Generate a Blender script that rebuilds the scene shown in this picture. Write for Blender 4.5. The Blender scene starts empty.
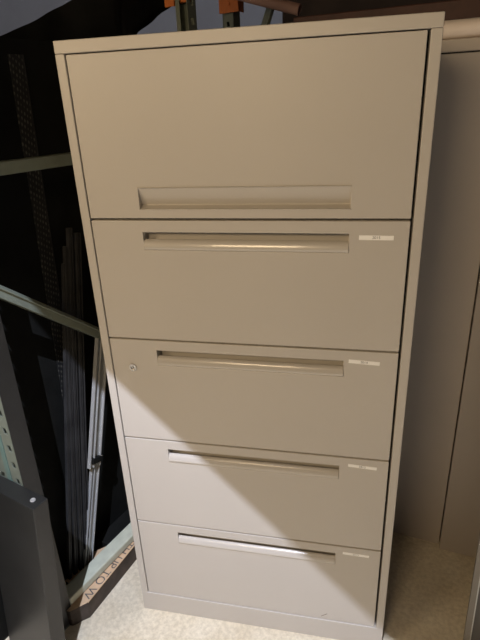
import bpy, bmesh, math, random
from mathutils import Vector, Matrix
random.seed(3)
C = bpy.context.scene.collection
R = math.radians

# ------------------------------------------------------------------ materials
def mat(name, col, rough=.5, metal=0., spec=.5, nscale=0., namt=0., bump=0., bscale=300., col2=None, coat=0.):
    m = bpy.data.materials.new(name); m.use_nodes = True
    nt = m.node_tree; b = nt.nodes['Principled BSDF']
    b.inputs['Base Color'].default_value = (*col, 1)
    b.inputs['Roughness'].default_value = rough
    b.inputs['Metallic'].default_value = metal
    b.inputs['Specular IOR Level'].default_value = spec
    b.inputs['Coat Weight'].default_value = coat
    tc = nt.nodes.new('ShaderNodeTexCoord')
    if nscale:
        n = nt.nodes.new('ShaderNodeTexNoise'); n.inputs['Scale'].default_value = nscale
        n.inputs['Detail'].default_value = 6; n.inputs['Roughness'].default_value = .6
        nt.links.new(tc.outputs['Object'], n.inputs['Vector'])
        r = nt.nodes.new('ShaderNodeValToRGB')
        c2 = col2 or tuple(c * (1 - namt) for c in col)
        r.color_ramp.elements[0].position = .35; r.color_ramp.elements[1].position = .65
        r.color_ramp.elements[0].color = (*c2, 1); r.color_ramp.elements[1].color = (*col, 1)
        nt.links.new(n.outputs['Fac'], r.inputs['Fac'])
        nt.links.new(r.outputs['Color'], b.inputs['Base Color'])
    if bump:
        n2 = nt.nodes.new('ShaderNodeTexNoise'); n2.inputs['Scale'].default_value = bscale
        n2.inputs['Detail'].default_value = 3
        nt.links.new(tc.outputs['Object'], n2.inputs['Vector'])
        bp = nt.nodes.new('ShaderNodeBump'); bp.inputs['Strength'].default_value = bump
        bp.inputs['Distance'].default_value = .002
        nt.links.new(n2.outputs['Fac'], bp.inputs['Height'])
        nt.links.new(bp.outputs['Normal'], b.inputs['Normal'])
    return m

M = dict(
    putty=mat('putty_paint', (.50, .46, .402), .42, nscale=3, namt=.03, bump=.05, bscale=900),
    pull=mat('putty_pull_paint', (.50, .46, .402), .22, coat=.35),
    chrome=mat('lock_metal', (.55, .53, .50), .25, metal=1),
    dark=mat('dark_void', (.012, .011, .010), .8),
    paper=mat('label_paper', (.90, .88, .83), .7),
    ink=mat('label_ink', (.10, .09, .08), .8),
    inkpale=mat('faded_ink', (.42, .40, .37), .8),
    scratch=mat('scuff', (.18, .15, .12), .7),
    gray=mat('gray_cabinet_paint', (.46, .40, .335), .5, nscale=2.5, namt=.06, bump=.04, bscale=500),
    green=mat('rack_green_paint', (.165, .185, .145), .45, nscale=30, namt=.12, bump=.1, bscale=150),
    teal=mat('rack_teal_paint', (.13, .20, .17), .45, nscale=30, namt=.12),
    green_lit=mat('rack_green_lit', (.58, .585, .45), .45, nscale=30, namt=.12, bump=.1, bscale=150),  # rack green lightened to paint in the light on the lower brace
    orange=mat('beam_orange_paint', (.62, .17, .03), .5, nscale=25, namt=.2),
    black=mat('black_paint', (.012, .012, .0105), .75, spec=.10, nscale=12, namt=.3, bump=.1, bscale=250),
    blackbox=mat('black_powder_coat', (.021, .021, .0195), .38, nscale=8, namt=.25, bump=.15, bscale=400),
    sheet=mat('black_plastic', (.013, .013, .012), .6, spec=.2, nscale=6, namt=.3),
    steel=mat('rail_steel', (.42, .42, .40), .38, metal=.15, nscale=20, namt=.15),
    darksteel=mat('dark_rail', (.038, .037, .036), .4, spec=.25, nscale=15, namt=.4),
    alu=mat('aluminium_trim', (.55, .55, .53), .35, metal=.5),
    trim=mat('gray_frame_paint', (.24, .225, .20), .5),
    tubew=mat('white_tube', (.82, .72, .64), .55, nscale=15, namt=.05),
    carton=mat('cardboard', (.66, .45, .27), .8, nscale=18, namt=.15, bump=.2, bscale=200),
    carton_shade=mat('cardboard_shaded', (.085, .062, .045), .85, nscale=25, namt=.4),  # darker cardboard; shade on the carton sides is put into the colour
    board=mat('dark_gray_board', (.11, .105, .10), .45),
    wood=mat('red_brown_beam', (.10, .04, .028), .6, nscale=12, namt=.35),
    backdrop_dark=mat('dark_brown_sheet', (.050, .032, .026), .7, nscale=5, namt=.35),
    pink=mat('pink_tube', (.34, .20, .16), .6, nscale=10, namt=.2),
)

def floor_mat():
    m = bpy.data.materials.new('concrete'); m.use_nodes = True
    nt = m.node_tree; b = nt.nodes['Principled BSDF']; b.inputs['Roughness'].default_value = .6
    tc = nt.nodes.new('ShaderNodeTexCoord')
    def noise(s, d, c0, c1, p0, p1):
        n = nt.nodes.new('ShaderNodeTexNoise'); n.inputs['Scale'].default_value = s
        n.inputs['Detail'].default_value = d; n.inputs['Roughness'].default_value = .65
        nt.links.new(tc.outputs['Object'], n.inputs['Vector'])
        r = nt.nodes.new('ShaderNodeValToRGB')
        r.color_ramp.elements[0].position = p0; r.color_ramp.elements[1].position = p1
        r.color_ramp.elements[0].color = (*c0, 1); r.color_ramp.elements[1].color = (*c1, 1)
        nt.links.new(n.outputs['Fac'], r.inputs['Fac']); return n, r
    n1, r1 = noise(7, 8, (.63, .55, .405), (.73, .665, .525), .35, .68)
    n2, r2 = noise(70, 4, (.72, .68, .60), (1.08, 1.06, 1.02), .36, .62)
    mx = nt.nodes.new('ShaderNodeMix'); mx.data_type = 'RGBA'; mx.blend_type = 'MULTIPLY'
    mx.inputs['Factor'].default_value = .6
    nt.links.new(r1.outputs['Color'], mx.inputs['A']); nt.links.new(r2.outputs['Color'], mx.inputs['B'])
    nt.links.new(mx.outputs['Result'], b.inputs['Base Color'])
    bp = nt.nodes.new('ShaderNodeBump'); bp.inputs['Strength'].default_value = .12
    bp.inputs['Distance'].default_value = .002
    nt.links.new(n2.outputs['Fac'], bp.inputs['Height']); nt.links.new(bp.outputs['Normal'], b.inputs['Normal'])
    return m
M['floor'] = floor_mat()
M['wall'] = mat('wall_gray', (.125, .12, .115), .85, nscale=3, namt=.15)
M['ceil'] = mat('ceiling_dark', (.10, .09, .08), .9, nscale=3, namt=.2)

def perf_mat():
    # black standard with rows of small slanted slots, lit lips painted as pale specks
    m = bpy.data.materials.new('slotted_black'); m.use_nodes = True
    nt = m.node_tree; b = nt.nodes['Principled BSDF']; b.inputs['Roughness'].default_value = .5
    tc = nt.nodes.new('ShaderNodeTexCoord')
    mp = nt.nodes.new('ShaderNodeMapping'); mp.inputs['Rotation'].default_value = (R(20), 0, 0)
    mp.inputs['Scale'].default_value = (1, 95, 48)
    nt.links.new(tc.outputs['Object'], mp.inputs['Vector'])
    v = nt.nodes.new('ShaderNodeTexVoronoi'); v.inputs['Scale'].default_value = 1.2
    v.inputs['Randomness'].default_value = .12
    nt.links.new(mp.outputs['Vector'], v.inputs['Vector'])
    r = nt.nodes.new('ShaderNodeValToRGB')
    r.color_ramp.elements[0].position = .24; r.color_ramp.elements[1].position = .38
    r.color_ramp.elements[0].color = (.11, .105, .085, 1); r.color_ramp.elements[1].color = (.012, .012, .012, 1)
    nt.links.new(v.outputs['Distance'], r.inputs['Fac']); nt.links.new(r.outputs['Color'], b.inputs['Base Color'])
    return m
M['perf'] = perf_mat()

# ------------------------------------------------------------------ helpers
def obj(name, bm, m, parent=None, bevel=0., smooth=False, solid=0.):
    me = bpy.data.meshes.new(name)
    bmesh.ops.recalc_face_normals(bm, faces=bm.faces)
    bm.to_mesh(me); bm.free()
    for x in (m if isinstance(m, (list, tuple)) else [m]): me.materials.append(x)
    if smooth:
        for p in me.polygons: p.use_smooth = True
    o = bpy.data.objects.new(name, me); C.objects.link(o)
    if parent: o.parent = parent
    if solid:
        s = o.modifiers.new('solid', 'SOLIDIFY'); s.thickness = solid; s.offset = -1
    if bevel:
        b = o.modifiers.new('bevel', 'BEVEL'); b.width = bevel; b.segments = 2
        b.limit_method = 'ANGLE'; b.angle_limit = R(40)
    return o

def tag(o, label, cat, group=None):
    o['label'] = label; o['category'] = cat
    if group: o['group'] = group
    return o

def thing(name, label, cat, loc=(0, 0, 0), rotz=0., group=None):
    o = bpy.data.objects.new(name, None); C.objects.link(o)
    o.location = loc; o.rotation_euler = (0, 0, rotz); o.empty_display_size = .1
    return tag(o, label, cat, group)

def struct(name, bm, m):
    o = obj(name, bm, m); o['kind'] = 'structure'; return o

def box(bm, x0, x1, y0, y1, z0, z1, mi=0):
    vs = [bm.verts.new((x, y, z)) for x in (x0, x1) for y in (y0, y1) for z in (z0, z1)]
    fs = []
    for f in ((0, 1, 3, 2), (4, 6, 7, 5), (0, 4, 5, 1), (2, 3, 7, 6), (0, 2, 6, 4), (1, 5, 7, 3)):
        fc = bm.faces.new([vs[i] for i in f]); fc.material_index = mi; fs.append(fc)
    return vs

def B(*a):
    bm = bmesh.new(); box(bm, *a); return bm

def prism(bm, prof, x0, x1, mi=0, axis='x'):
    # closed profile [(a,b)...] swept along an axis
    def P(t, a, b): return {'x': (t, a, b), 'y': (a, t, b), 'z': (a, b, t)}[axis]
    A = [bm.verts.new(P(x0, a, b)) for a, b in prof]; Bv = [bm.verts.new(P(x1, a, b)) for a, b in prof]
    n = len(prof)
    for i in range(n):
        f = bm.faces.new((A[i], A[(i + 1) % n], Bv[(i + 1) % n], Bv[i])); f.material_index = mi
    bm.faces.new(A).material_index = mi; bm.faces.new(Bv[::-1]).material_index = mi

def tube(bm, p, q, r, seg=20, r2=None, bore=0.):
    p = Vector(p); q = Vector(q); d = (q - p).normalized()
    u = d.orthogonal().normalized(); w = d.cross(u)
    def ring(c, rr): return [bm.verts.new(c + (u * math.cos(2 * math.pi * i / seg) + w * math.sin(2 * math.pi * i / seg)) * rr) for i in range(seg)]
    a = ring(p, r); b = ring(q, r2 or r)
    for i in range(seg): bm.faces.new((a[i], a[(i + 1) % seg], b[(i + 1) % seg], b[i]))
    if bore:
        a2 = ring(p, bore); b2 = ring(q, bore)
        for i in range(seg):
            j = (i + 1) % seg
            bm.faces.new((a2[i], b2[i], b2[j], a2[j]))
            bm.faces.new((a[i], a2[i], a2[j], a[j])); bm.faces.new((b[i], b[j], b2[j], b2[i]))
    else:
        bm.faces.new(a[::-1]); bm.faces.new(b)

def bar(bm, p, q, w, h, up=(0, 0, 1), mi=0):
    # rectangular bar from p to q; w across, h along 'up'
    p = Vector(p); q = Vector(q); d = (q - p).normalized(); up = Vector(up)
    s = d.cross(up).normalized(); t = s.cross(d).normalized()
    A = [bm.verts.new(p + s * a * w / 2 + t * b * h / 2) for a, b in ((-1, -1), (1, -1), (1, 1), (-1, 1))]
    Bv = [bm.verts.new(q + s * a * w / 2 + t * b * h / 2) for a, b in ((-1, -1), (1, -1), (1, 1), (-1, 1))]
    for i in range(4):
        bm.faces.new((A[i], A[(i + 1) % 4], Bv[(i + 1) % 4], Bv[i])).material_index = mi
    bm.faces.new(A[::-1]).material_index = mi; bm.faces.new(Bv).material_index = mi

def text_into(bm, s, size, mtx, mi, align='CENTER', depth=.0):
    cu = bpy.data.curves.new('t', 'FONT'); cu.body = s; cu.size = size
    cu.align_x = align; cu.align_y = 'CENTER'; cu.extrude = depth
    o = bpy.data.objects.new('t', cu); C.objects.link(o)
    dg = bpy.context.evaluated_depsgraph_get()
    me = bpy.data.meshes.new_from_object(o.evaluated_get(dg))
    me.transform(mtx)
    k = len(bm.faces); bm.from_mesh(me); bm.faces.ensure_lookup_table()
    for f in bm.faces[k:]: f.material_index = mi
    bpy.data.objects.remove(o); bpy.data.curves.remove(cu); bpy.data.meshes.remove(me)

# ------------------------------------------------------------------ the setting
struct('floor', B(-3.2, 3.2, -6.5, 3.0, -.1, 0), M['floor'])
struct('ceiling', B(-3.2, 3.2, -6.5, 3.0, 3.2, 3.3), M['ceil'])
struct('wall_back', B(-3.2, 3.2, 2.9, 3.0, 0, 3.2), M['wall'])
struct('wall_left', B(-3.3, -3.2, -6.5, 3.0, 0, 3.2), M['wall'])
struct('wall_right', B(3.2, 3.3, -6.5, 3.0, 0, 3.2), M['wall'])
struct('wall_front', B(-3.2, 3.2, -6.6, -6.5, 0, 3.2), M['wall'])
# unseen slab added overhead; its front edge draws the slanted shade line on the drawers
bm = bmesh.new()
e = Vector((.836, -.548, 0)); f = Vector((.548, .836, 0)); p0 = Vector((.35, -1.04, 0))
pts = [p0 - e * 1.6, p0 + e * 1.6, p0 + e * 1.6 + f * 2.6, p0 - e * 1.6 + f * 2.6]
prism(bm, [(p.x, p.y) for p in pts], 2.23, 2.27, axis='z')
struct('shade_slab', bm, M['ceil'])

# ------------------------------------------------------------------ filing cabinet
W, D, H = .7638, .457, 1.668
ZT, Z1, Z2, Z3, Z4, ZB = 1.643, 1.2983, .9937, .6874, .3822, .0774
cab = thing('filing_cabinet', 'tall putty-coloured steel filing cabinet with five closed fronts standing on the concrete floor', 'filing cabinet')
bm = bmesh.new()
box(bm, 0, .0208, 0, D, ZB, ZT)
box(bm, .7432, W, 0, D, ZB, ZT)
box(bm, 0, W, 0, D, ZT + .0004, H)
box(bm, 0, W, 0, D, 0, ZB)
box(bm, .0208, .7432, D - .01, D, ZB, ZT)
obj('body', bm, M['putty'], cab, bevel=.0016)
bm = bmesh.new()
for z in (Z1, Z2, Z3, Z4): box(bm, .021, .7418, .026, D - .012, z - .004, z + .004)
obj('divider', bm, M['dark'], cab)

FX0, FX1, FY = .0228, .7376, .003
HX0, HX1 = .1475, .6148
def front_with_pocket(z0, z1, hz0, hz1, pocket):
    # slab with a finger recess cut into its face
    bm = bmesh.new(); xs = (FX0, HX0, HX1, FX1); zs = (z0, hz0, hz1, z1)
    g = [[bm.verts.new((x, FY, z)) for z in zs] for x in xs]
    for i in range(3):
        for j in range(3):
            if (i, j) != (1, 1): bm.faces.new((g[i][j], g[i + 1][j], g[i + 1][j + 1], g[i][j + 1]))
    T = .022
    b = {(i, j): bm.verts.new((xs[i], FY + T, zs[j])) for i in range(4) for j in range(4) if i in (0, 3) or j in (0, 3)}
    for i in range(3):
        bm.faces.new((g[i][0], b[i, 0], b[i + 1, 0], g[i + 1][0])); bm.faces.new((g[i][3], g[i + 1][3], b[i + 1, 3], b[i, 3]))
        bm.faces.new((g[0][i], g[0][i + 1], b[0, i + 1], b[0, i])); bm.faces.new((g[3][i], b[3, i], b[3, i + 1], g[3][i + 1]))
    # pocket: profile of (depth, z) from the lower lip to the upper lip
    L = [g[1][1]] + [bm.verts.new((HX0, FY + d, z)) for d, z in pocket] + [g[1][2]]
    Q = [g[2][1]] + [bm.verts.new((HX1, FY + d, z)) for d, z in pocket] + [g[2][2]]
    for k in range(len(L) - 1): bm.faces.new((L[k], Q[k], Q[k + 1], L[k + 1]))
    bm.faces.new(L); bm.faces.new(Q[::-1])
    return bm

# receding top door: sloped finger pull low on the front
gap = .0023
d0, d1 = Z1 + gap + .0006, ZT - .002
door = obj('flipper_door', front_with_pocket(d0, d1, 1.322, 1.3686, [(.017, 1.3275), (.0185, 1.330), (.003, 1.3672)]), M['putty'], cab, bevel=.0013)
bm = bmesh.new()   # raised rim round the pull
prism(bm, [(.0004, 1.3684), (.0012, 1.3702), (.004, 1.3702), (.004, 1.3684)], HX0 - .0015, HX1 + .0015)
prism(bm, [(.0004, 1.3200), (.0004, 1.3222), (.012, 1.3232), (.012, 1.3200)], HX0 - .0015, HX1 + .0015)
obj('finger_pull', bm, M['pull'], door, bevel=.0005)

def label_bm(x0, x1, zc, tilt, s, ink, hh=.0100):
    bm = bmesh.new(); w = x1 - x0
    box(bm, -w / 2, w / 2, -.0005, .0, -hh / 2, hh / 2)
    text_into(bm, s, .0085, Matrix.Translation((0, -.0007, 0)) @ Matrix.Rotation(R(90), 4, 'X'), 1)
    bm.transform(Matrix.Translation(((x0 + x1) / 2, FY, zc)) @ Matrix.Rotation(tilt, 4, 'Y'))
    return bm

labs = [(Z1, .6355, .7068, 1.2608, .006, '2015', 'ink', .0100),
        (Z2, .6262, .6973, .9635, .045, '2014', 'ink', .0095),
        (Z3, .6372, .7091, .6617, .050, '2013', 'ink', .0088),
        (Z4, .6350, .7070, .3568, .025, '2012', 'inkpale', .0085)]
for k, (zt, lx0, lx1, lz, tilt, s, ink, hh) in enumerate(labs):
    zb = (Z2, Z3, Z4, ZB)[k]
    z0 = zb + gap * (1. if k < 3 else .6); z1 = zt - gap
    a, b = zt - .0715, zt - .0295
    dr = obj('drawer', front_with_pocket(z0, z1, a, b, [(.032, a), (.032, b)]), M['putty'], cab, bevel=.0013)
    bm = bmesh.new()     # the rolled pull lip in the lower part of the recess
    prof = [(.0, .0), (-.0022, .0018), (-.0038, .0050), (-.0034, .0088), (-.0020, .0134), (-.0002, .0180), (.0022, .0214),
            (.0054, .0237), (.0085, .0245), (.0088, .0236), (.0060, .0222), (.0036, .0195), (.0026, .0150), (.0026, .0)]
    prism(bm, [(FY + y, a + .0004 + z) for y, z in prof], HX0 + .0004, HX1 - .0004)
    h = obj('handle', bm, M['pull'], dr, bevel=.0006)
    for p in h.data.polygons: p.use_smooth = len(p.vertices) == 4
    sm = h.modifiers.new('wn', 'WEIGHTED_NORMAL')
    l = obj('paper_label', label_bm(lx0, lx1, lz, tilt, s, ink, hh), [M['paper'], M[ink]], dr)
    l['label'] = 'small white paper label with a printed year'
    if k == 1:
        bm = bmesh.new()
        cx, cz = .0780, .9120
        tube(bm, (cx, FY + .006, cz), (cx, FY - .0035, cz), .0112, 28, r2=.0100, bore=.0066)
        tube(bm, (cx, FY + .006, cz), (cx, FY - .0008, cz), .0065, 24)
        k0 = len(bm.faces)
        box(bm, cx - .0008, cx + .0008, FY - .0016, FY - .0011, cz - .0035, cz + .0035, 1)
        lk = obj('lock', bm, [M['chrome'], M['dark']], dr); lk['label'] = 'round metal keyhole lock'
    if k == 3:
        bm = bmesh.new(); bar(bm, (.5805, FY - .0002, .0895), (.5985, FY - .0002, .1035), .0006, .0018, up=(1, 0, -1))
        sc_ = obj('scuff_mark', bm, M['scratch'], dr)

# ------------------------------------------------------------------ row of gray cabinets behind
aR = -math.atan2(.0315, .159)
uR = Vector((math.cos(aR), math.sin(aR), 0)); vR = Vector((-uR.y, uR.x, 0))
def gray_cabinet(name, label, right_xy, width, side):
    t = thing(name, label, 'cabinet', (*right_xy, 0), aR, 'gray cabinets behind the filing cabinet')
    bm = bmesh.new(); x0, x1 = (-width, 0) if side == 'l' else (0, width)
    box(bm, x0 + .0008, x1 - .0008, 0, .44, 0, 1.630)
    obj('body', bm, M['gray'], t, bevel=.002)
    bm = bmesh.new(); box(bm, x0 + .0008, x1 - .0008, -.001, .44, 1.6335, 1.663)
    obj('top_cap', bm, M['gray'], t, bevel=.002)
    bm = bmesh.new(); box(bm, x0 + .004, x1 - .004, .004, .436, 1.629, 1.6345)
    obj('seam', bm, M['dark'], t)
    return t
J = Vector((.990, .4345, 0))
gray_cabinet('storage_cabinet', 'plain gray steel cabinet showing a flat side, immediately right of and behind the filing cabinet', (J.x, J.y), .86, 'l')
J2 = J - vR * .021 + uR * .0015
gray_cabinet('storage_cabinet', 'plain gray steel cabinet at the right edge, set slightly forward of its neighbour', (J2.x, J2.y), .80, 'r')

# white tube lying along the cabinet tops
c = J + vR * .022
bm = bmesh.new(); p = c - uR * .55; q = c + uR * .0
tube(bm, (p.x, p.y, 1.6635 + .0225), (c.x + uR.x * .5, c.y + uR.y * .5, 1.6635 + .0225), .0222, 28, bore=.019)
tag(obj('white_tube', bm, M['tubew'], smooth=False, bevel=0), 'white round tube lying along the top of the gray cabinets', 'tube')
bpy.data.objects['white_tube'].data.polygons.foreach_set('use_smooth', [len(pl.vertices) == 4 for pl in bpy.data.objects['white_tube'].data.polygons])

# framed board leaning on the right cabinet
t = thing('framed_board', 'dark gray board with a thin metal edge frame leaning at the lower right edge', 'board', (1.004, .049, 0), aR)
hb, lean = 1.60, math.atan2(.056, .30)
def leanbox(x0, x1, y0, y1, z0, z1):
    bm = B(x0, x1, y0, y1, z0, z1); bm.transform(Matrix.Rotation(-lean, 4, 'X')); bm.transform(Matrix.Translation((0, 0, .004))); return bm
obj('panel', leanbox(.0165, .62, .003, .017, .018, hb - .018), M['board'], t)
bm = bmesh.new()
for a in ((0, .017, 0, .02, 0, hb), (.62, .637, 0, .02, 0, hb), (.017, .62, 0, .02, 0, .018), (.017, .62, 0, .02, hb - .018, hb)):
    box(bm, *a)
bm.transform(Matrix.Rotation(-lean, 4, 'X')); bm.transform(Matrix.Translation((0, 0, .004)))
obj('edge_frame', bm, M['trim'], t, bevel=.001)
o = obj('edge_bead', leanbox(.0158, .0188, -.003, .004, .0, hb), M['alu'], t); o['label'] = 'thin bright metal bead'

# ------------------------------------------------------------------ pallet rack frame on the left
aK = -R(19); O = Vector((-.222, -.1, 0))
nK = Vector((math.cos(aK), math.sin(aK), 0)); dK = Vector((-nK.y, nK.x, 0))
def K(x, y, z): return O + nK * x + dK * y + Vector((0, 0, z))
rack = thing('pallet_rack_frame', 'green steel pallet rack end frame with perforated post and braces, left of the filing cabinet', 'rack', O, aK)
PW = .106
def slotted_plate(x0, x1, cols, hw, hh, pitch, zs, z0, z1, skew):
    bm = bmesh.new()
    xs = [x0]
    for c_ in cols: xs += [c_ - hw, c_ + hw]
    xs.append(x1)
    zl = [z0]; z = zs
    while z - pitch - hh > z0 + .01: z -= pitch
    holes = []
    while z + hh < z1 - .01:
        zl += [z - hh, z + hh]; holes.append(len(zl) - 2); z += pitch
    zl.append(z1)
    g = []
    for i, x in enumerate(xs):
        col = []
        for j, zz in enumerate(zl):
            dx = 0
            if 0 < i < len(xs) - 1 and 0 < j < len(zl) - 1:
                s = 1 if x > (x0 + x1) / 2 else -1
                if len(cols) == 1: s = 1
                dx = skew * s * (1 if j % 2 == 0 else -1)
            col.append(bm.verts.new((x + dx, 0, zz)))
        g.append(col)
    for i in range(len(xs) - 1):
        for j in range(len(zl) - 1):
            if i % 2 == 1 and j % 2 == 1: continue
            bm.faces.new((g[i][j], g[i + 1][j], g[i + 1][j + 1], g[i][j + 1]))
    return bm
def solidify(bm, vec):
    r = bmesh.ops.extrude_face_region(bm, geom=bm.faces[:])
    bmesh.ops.translate(bm, vec=vec, verts=[v for v in r['geom'] if isinstance(v, bmesh.types.BMVert)])
bm = slotted_plate(-PW, 0, [-.086, -.020], .0075, .0095, .0558, .598, 0, 2.25, -.0022)
solidify(bm, (0, .003, 0)); bmesh.ops.translate(bm, vec=(0, -.03, 0), verts=bm.verts)
box(bm, -PW, -PW + .003, -.027, .02, 0, 2.25); box(bm, -.003, 0, -.027, .02, 0, 2.25)
box(bm, -PW + .003, -PW + .025, .017, .02, 0, 2.25); box(bm, -.025, -.003, .017, .02, 0, 2.25)
box(bm, -.062, -.044, -.0325, -.0305, .02, 2.25, 1)
box(bm, -PW - .03, .004, -.034, .022, 0, .006)
obj('upright_post', bm, [M['green'], M['teal']], rack)
o = obj('side_strip', B(.0004, .003, -.030, .0205, .006, 2.25), M['blackbox'], rack); o['label'] = 'thin black strip over the side of the front post'  # thin black strip laid over the post's side face
# rear post: open channel
S0 = .905
bm = slotted_plate(0, .048, [.024], .007, .010, .0558, .62, 0, 2.25, -.002)
solidify(bm, (0, .003, 0)); bm.transform(Matrix.Translation((0, S0, 0)) @ Matrix.Rotation(R(90), 4, 'Z'))
box(bm, -.048, -.045, S0, S0 + .048, 0, 2.25); box(bm, -.045, -.003, S0 + .045, S0 + .048, 0, 2.25)
box(bm, -.045, -.032, S0, S0 + .003, 0, 2.25)
box(bm, -.08, .02, S0 - .02, S0 + .07, 0, .006)
obj('upright_post', bm, M['green'], rack)
def chan(p, q, h, w=.032):
    bm = bmesh.new(); bar(bm, p, q, w, h); return bm
obj('brace', chan((-.020, .020, 1.4155), (-.020, S0, 1.4155), .030), M['green'], rack, bevel=.002)
o = obj('brace', chan((-.021, .021, .0825), (-.021, S0, .0825), .029, .052), M['green_lit'], rack, bevel=.004); o['label'] = 'green brace near the floor, light painted into its colour'
# diagonal: C-channel with a ridge
sl = (.907 - 1.138) / (.325 - .0365)
bm = bmesh.new(); bar(bm, (-.020, .020, 1.138 + sl * (.02 - .0365)), (-.020, .90, 1.138 + sl * (.9 - .0365)), .032, .030)
bar(bm, (-.002, .022, 1.147 + sl * (.022 - .0365)), (-.002, .898, 1.147 + sl * (.898 - .0365)), .008, .005)
obj('brace', bm, M['green'], rack, bevel=.002)

# orange beam connectors hooked on the rack posts
def connector(name, label, p, w, h):
    t = thing(name, label, 'bracket', p, aK, 'orange brackets on the rack posts')
    bm = bmesh.new(); box(bm, -w, 0, 0, .004, 0, h); box(bm, -.004, 0, 0, .05, 0, h)
    obj('plate', bm, M['orange'], t, bevel=.001)
    for k in range(3):
        bm = bmesh.new(); tube(bm, (-w / 2, 0, .035 + k * .06), (-w / 2, -.006, .035 + k * .06), .008, 14)
        obj('rivet', bm, M['orange'], t)
    bm = B(-w, -.0045, .0045, .05, .02, h - .02); obj('beam_stub', bm, M['orange'], t)
p = K(-.049, S0 - .004, 1.838)
connector('beam_connector', 'orange bracket on the left side of the nearer green post above the cabinet', p, .040, .20)
obj('hook', B(.008, .042, .016, .034, .01, .20), M['orange'], bpy.data.objects['beam_connector'])
# second rack post and beam beyond
t = thing('rack_post', 'dark green rack post carrying the right orange beam, dim above the cabinet', 'post', (.020, 1.60, 0), aK)
bm = slotted_plate(-.03, .03, [0], .007, .010, .0558, .6, 0, 2.25, -.002); solidify(bm, (0, .003, 0))
box(bm, -.03, -.027, 0, .06, 0, 2.25); box(bm, .027, .03, 0, .06, 0, 2.25)
box(bm, -.05, .05, -.02, .08, 0, .006)
obj('upright', bm, M['green'], t)
def inv(v): return Matrix.Rotation(-aK, 4, 'Z') @ (Vector(v) - Vector((.020, 1.60, 0)))
bm = bmesh.new(); bar(bm, inv((.05, 1.63, 1.50)), inv((.34, 1.42, 2.15)), .02, .035)
obj('brace', bm, M['green'], t, bevel=.002)
connector('beam_connector', 'orange bracket hanging right of the nearer green post, above the middle of the cabinet', (.082, 1.548, 1.925), .105, .20)

# dark red-brown beam, tube and strut up in the dark
bm = bmesh.new(); bar(bm, (.37, 1.27, 1.80), (1.75, .99, 1.80), .06, .085)
tag(obj('wooden_beam', bm, M['wood'], bevel=.004), 'dark red-brown beam running behind and above the gray cabinets', 'beam')
bm = bmesh.new(); tube(bm, (.03, 1.36, 1.985), (.384, 1.30, 1.875), .022, 20, bore=.018)
o = tag(obj('cardboard_tube', bm, M['pink']), 'pinkish tube poking up at a slant behind the cabinet top', 'tube')
tag(obj('dark_backdrop', B(.22, 1.70, 2.05, 2.07, 0, 2.40), M['backdrop_dark'], bevel=.002), 'dark brown backdrop sheet added far back, behind the tube and beams above the cabinet', 'board')  # backdrop added to keep the space behind the beams dark

# ------------------------------------------------------------------ black panels and sheet behind the frame
t = thing('partition_screen', 'tall black panel with a slotted strip standing behind the green braces', 'panel', O, aK)
bm = bmesh.new(); box(bm, -.165, -.14, -.35, .72, .0, 1.715); obj('board', bm, M['black'], t, bevel=.003)
obj('dark_filler', B(-.1395, -.048, .27, .72, .0, .055), M['black'], t, bevel=.003)  # black block added to hide the lit floor behind the brace
bm = bmesh.new()
A = [(.245, .55), (.292, .55), (.338, 1.675), (.296, 1.675)]
vs = [bm.verts.new((x, y, z)) for x in (-.1398, -.1360) for y, z in A]
for f in ((0, 1, 2, 3), (7, 6, 5, 4), (0, 4, 5, 1), (1, 5, 6, 2), (2, 6, 7, 3), (3, 7, 4, 0)): bm.faces.new([vs[i] for i in f])
o = obj('slotted_strip', bm, M['perf'], t); o['label'] = 'strip of small slanted slots'
bm = bmesh.new(); bar(bm, (-.137, .293, .55), (-.137, .340, 1.675), .003, .0035, up=(0, 1, 0))
obj('edge_bead', bm, M['darksteel'], t)

# hanging black plastic sheet
bm = bmesh.new()
def top(y):
    pts = [(-.35, 1.60), (.10, 1.66), (.325, 1.722), (.44, 1.765), (.58, 1.825), (.70, 1.90), (.95, 2.10), (1.32, 2.16)]
    for (a, b), (c_, d_) in zip(pts, pts[1:]):
        if a <= y <= c_: return b + (d_ - b) * (y - a) / (c_ - a)
    return 2.16
def bot(y):
    pts = [(-.35, .9), (.76, .9), (.80, 1.70), (.88, 1.775), (.99, 1.825), (1.09, 1.875), (1.20, 1.95), (1.32, 2.15)]
    for (a, b), (c_, d_) in zip(pts, pts[1:]):
        if a <= y <= c_: return b + (d_ - b) * (y - a) / (c_ - a)
    return 2.15
g = []
ys = sorted(set([-.35 + 1.67 * i / 60 for i in range(61)] + [.76, .80, .88]))
for y in ys:
    g.append([bm.verts.new((-.20 + .010 * math.sin(y * 17 + 2 * k / 8) + .006 * math.sin(y * 41 + k), y, bot(y) + (top(y) - bot(y)) * k / 8)) for k in range(9)])
for i in range(len(g) - 1):
    for k in range(8): bm.faces.new((g[i][k], g[i + 1][k], g[i + 1][k + 1], g[i][k + 1]))
bm.transform(Matrix.Translation(O) @ Matrix.Rotation(aK, 4, 'Z'))
tag(obj('black_plastic_sheet', bm, M['sheet'], smooth=True, solid=.002), 'black plastic sheet draped above and behind the slotted black panel, upper left', 'sheet')

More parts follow.
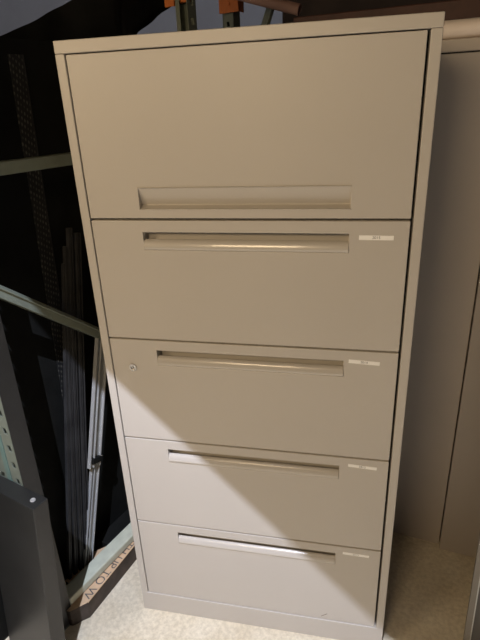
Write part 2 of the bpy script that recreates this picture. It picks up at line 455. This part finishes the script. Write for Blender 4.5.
# ------------------------------------------------------------------ leaning rails on the carton
def rail(name, label, pts, w, dpt, m, lip=True, group=None, clip=None):
    # a shallow channel following local points (x,y,z)
    t = thing(name, label, 'rail', O, aK, group)
    bm = bmesh.new(); p, q = Vector(pts[0]), Vector(pts[1])
    bar(bm, p, q, w, dpt * .4, up=(1, 0, 0))
    if lip:
        d = (q - p).normalized(); s = d.cross(Vector((1, 0, 0))).normalized()
        for e in (-1, -.25, 1): bar(bm, p + s * e * (w / 2 - .002) + Vector((dpt * .45, 0, 0)), q + s * e * (w / 2 - .002) + Vector((dpt * .45, 0, 0)), .004, dpt * .7, up=(1, 0, 0))
    obj('channel', bm, m, t, bevel=.0008)
    return t
t = rail('metal_rail', 'gray metal rail with raised edges and a black clip, leaning behind the diagonal green brace', ((-.062, .258, .430), (-.050, .372, .868)), .048, .014, M['steel'])
bm = bmesh.new(); d = (Vector((-.05, .372, .868)) - Vector((-.062, .258, .43))).normalized()
p = Vector((-.058, .270, .452)); s = Vector((0, d.z, -d.y))
bar(bm, p - s * .021, p + s * .021, .020, .024, up=(1, 0, 0))
o = obj('clip', bm, M['black'], t, bevel=.002); o['label'] = 'black clip'
rail('metal_rail', 'pale gray metal rail standing on the carton beneath the black clip', ((-.075, .166, .067), (-.072, .274, .430)), .036, .012, M['steel'])
for k, (b, tp, w, lab) in enumerate([((-.078, .165, .067), (-.084, .372, 1.20), .020, 'dark rail nearest the pale gray rail in the leaning bundle'),
                                     ((-.080, .140, .067), (-.087, .348, 1.22), .016, 'dark glossy rail second from the pale gray rail in the bundle'),
                                     ((-.083, .117, .067), (-.090, .326, 1.17), .014, 'thin dark rail in the middle left of the leaning bundle'),
                                     ((-.086, .094, .067), (-.093, .312, 1.12), .012, 'leftmost thin dark rail of the leaning bundle')]):
    rail('dark_rail', lab, (b, tp), w, .012, M['darksteel'], True, 'bundle of dark rails on the carton')

# ------------------------------------------------------------------ flat carton under the lower brace
aC = -math.atan2(.059, .245)
uC = Vector((-math.sin(aC), math.cos(aC), 0)); nC = Vector((math.cos(aC), math.sin(aC), 0))
ct = thing('carton', 'low brown cardboard carton with upside-down printing under the lower green brace', 'carton', (-.1655, -.075, 0), aC)
CH = .0655
bm = bmesh.new()
# top outline with a torn near end (local x across, y along)
ol = [(-.004, .012), (-.016, -.006), (-.024, -.020), (-.034, -.034), (-.046, -.036), (-.052, .030), (-.075, .042), (-.1, .045), (-.13, .050), (-.13, .17), (-.085, .24), (-.08, .36), (-.0, .36)]
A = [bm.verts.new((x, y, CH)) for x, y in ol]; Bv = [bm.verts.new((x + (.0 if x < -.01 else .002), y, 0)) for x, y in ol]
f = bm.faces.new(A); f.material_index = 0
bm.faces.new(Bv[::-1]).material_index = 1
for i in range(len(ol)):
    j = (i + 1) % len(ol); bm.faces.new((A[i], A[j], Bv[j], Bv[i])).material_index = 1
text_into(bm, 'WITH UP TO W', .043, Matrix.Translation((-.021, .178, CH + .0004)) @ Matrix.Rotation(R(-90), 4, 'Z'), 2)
obj('box', bm, [M['carton'], M['carton_shade'], M['ink']], ct)
bm = bmesh.new(); bar(bm, (-.002, .014, CH + .0015), (-.001, .36, CH + .0015), .005, .003)
o = obj('torn_edge', bm, M['carton'], ct)

# ------------------------------------------------------------------ black leaning box section, near left
zt = .60
t = thing('black_box_column', 'black flat metal box leaning on the front of the green post, screw in its top', 'box', (0, 0, 0), 0)
A = Vector((-.146, -.214, zt)); th = .047; kk = .060; wid = .21
b0 = A - dK * kk; b0.z = 0
bm = bmesh.new()
def bx(P, e): return [P, P + dK * th, P + dK * th - nK * wid, P - nK * wid]
vt = [bm.verts.new(v) for v in bx(A, 0)]; vb = [bm.verts.new(v) for v in bx(b0, 0)]
bm.faces.new(vt); bm.faces.new(vb[::-1])
for i in range(4): bm.faces.new((vt[i], vb[i], vb[(i + 1) % 4], vt[(i + 1) % 4]))
obj('casing', bm, M['blackbox'], t, bevel=.002)
P = A + dK * th * .5 - nK * .030
bm = bmesh.new(); tube(bm, P, P + Vector((0, 0, .0025)), .0075, 24, r2=.0065, bore=.0035); tube(bm, P, P + Vector((0, 0, .0015)), .0036, 16)
o = obj('screw', bm, M['alu'], t); o['label'] = 'pale screw head'

# ------------------------------------------------------------------ light
def light(kind, name, loc, energy, col, **k):
    l = bpy.data.lights.new(name, kind); l.energy = energy; l.color = col
    for a, v in k.items(): setattr(l, a, v)
    o = bpy.data.objects.new(name, l); C.objects.link(o); o.location = loc; return o
light('POINT', 'cool_lamp', (.35, -1.6, 3.15), 530, (.72, .79, 1.0), shadow_soft_size=.006)
def warm(name, loc, e, sx, sy):
    o = light('AREA', name, loc, e, (1.0, .75, .46), shape='RECTANGLE', size=sx, size_y=sy)
    o.rotation_euler = (Vector((.45, 0, 1.1)) - o.location).to_track_quat('-Z', 'Y').to_euler()
warm('warm_lamp', (-1.1, -1.7, 1.95), 13, .7, .5)
warm('warm_lamp', (.0, -2.2, 2.08), 16, .6, .4)
w = bpy.data.worlds.new('world'); bpy.context.scene.world = w; w.use_nodes = True
w.node_tree.nodes['Background'].inputs['Color'].default_value = (1.0, .84, .68, 1)
w.node_tree.nodes['Background'].inputs['Strength'].default_value = .05

# ------------------------------------------------------------------ camera
cam = bpy.data.cameras.new('camera'); co = bpy.data.objects.new('camera', cam); C.objects.link(co)
cam.sensor_fit = 'VERTICAL'; cam.sensor_height = 36; cam.sensor_width = 27; cam.lens = 508.78 / 640 * 36
cam.clip_start = .02
right = Vector((.9789, .2002, -.0407)); down = Vector((.0413, -.3889, -.9203)); fwd = Vector((-.2, .8993, -.389))
rot = Matrix((right, -down, -fwd)).transposed()
co.matrix_world = Matrix.Translation((.6115, -1.0884, 1.5307)) @ rot.to_4x4()
sc = bpy.context.scene; sc.camera = co
sc.view_settings.view_transform = 'Standard'; sc.view_settings.look = 'None'
sc.view_settings.gamma = 1; sc.view_settings.use_curve_mapping = False
sc.view_settings.exposure = 0
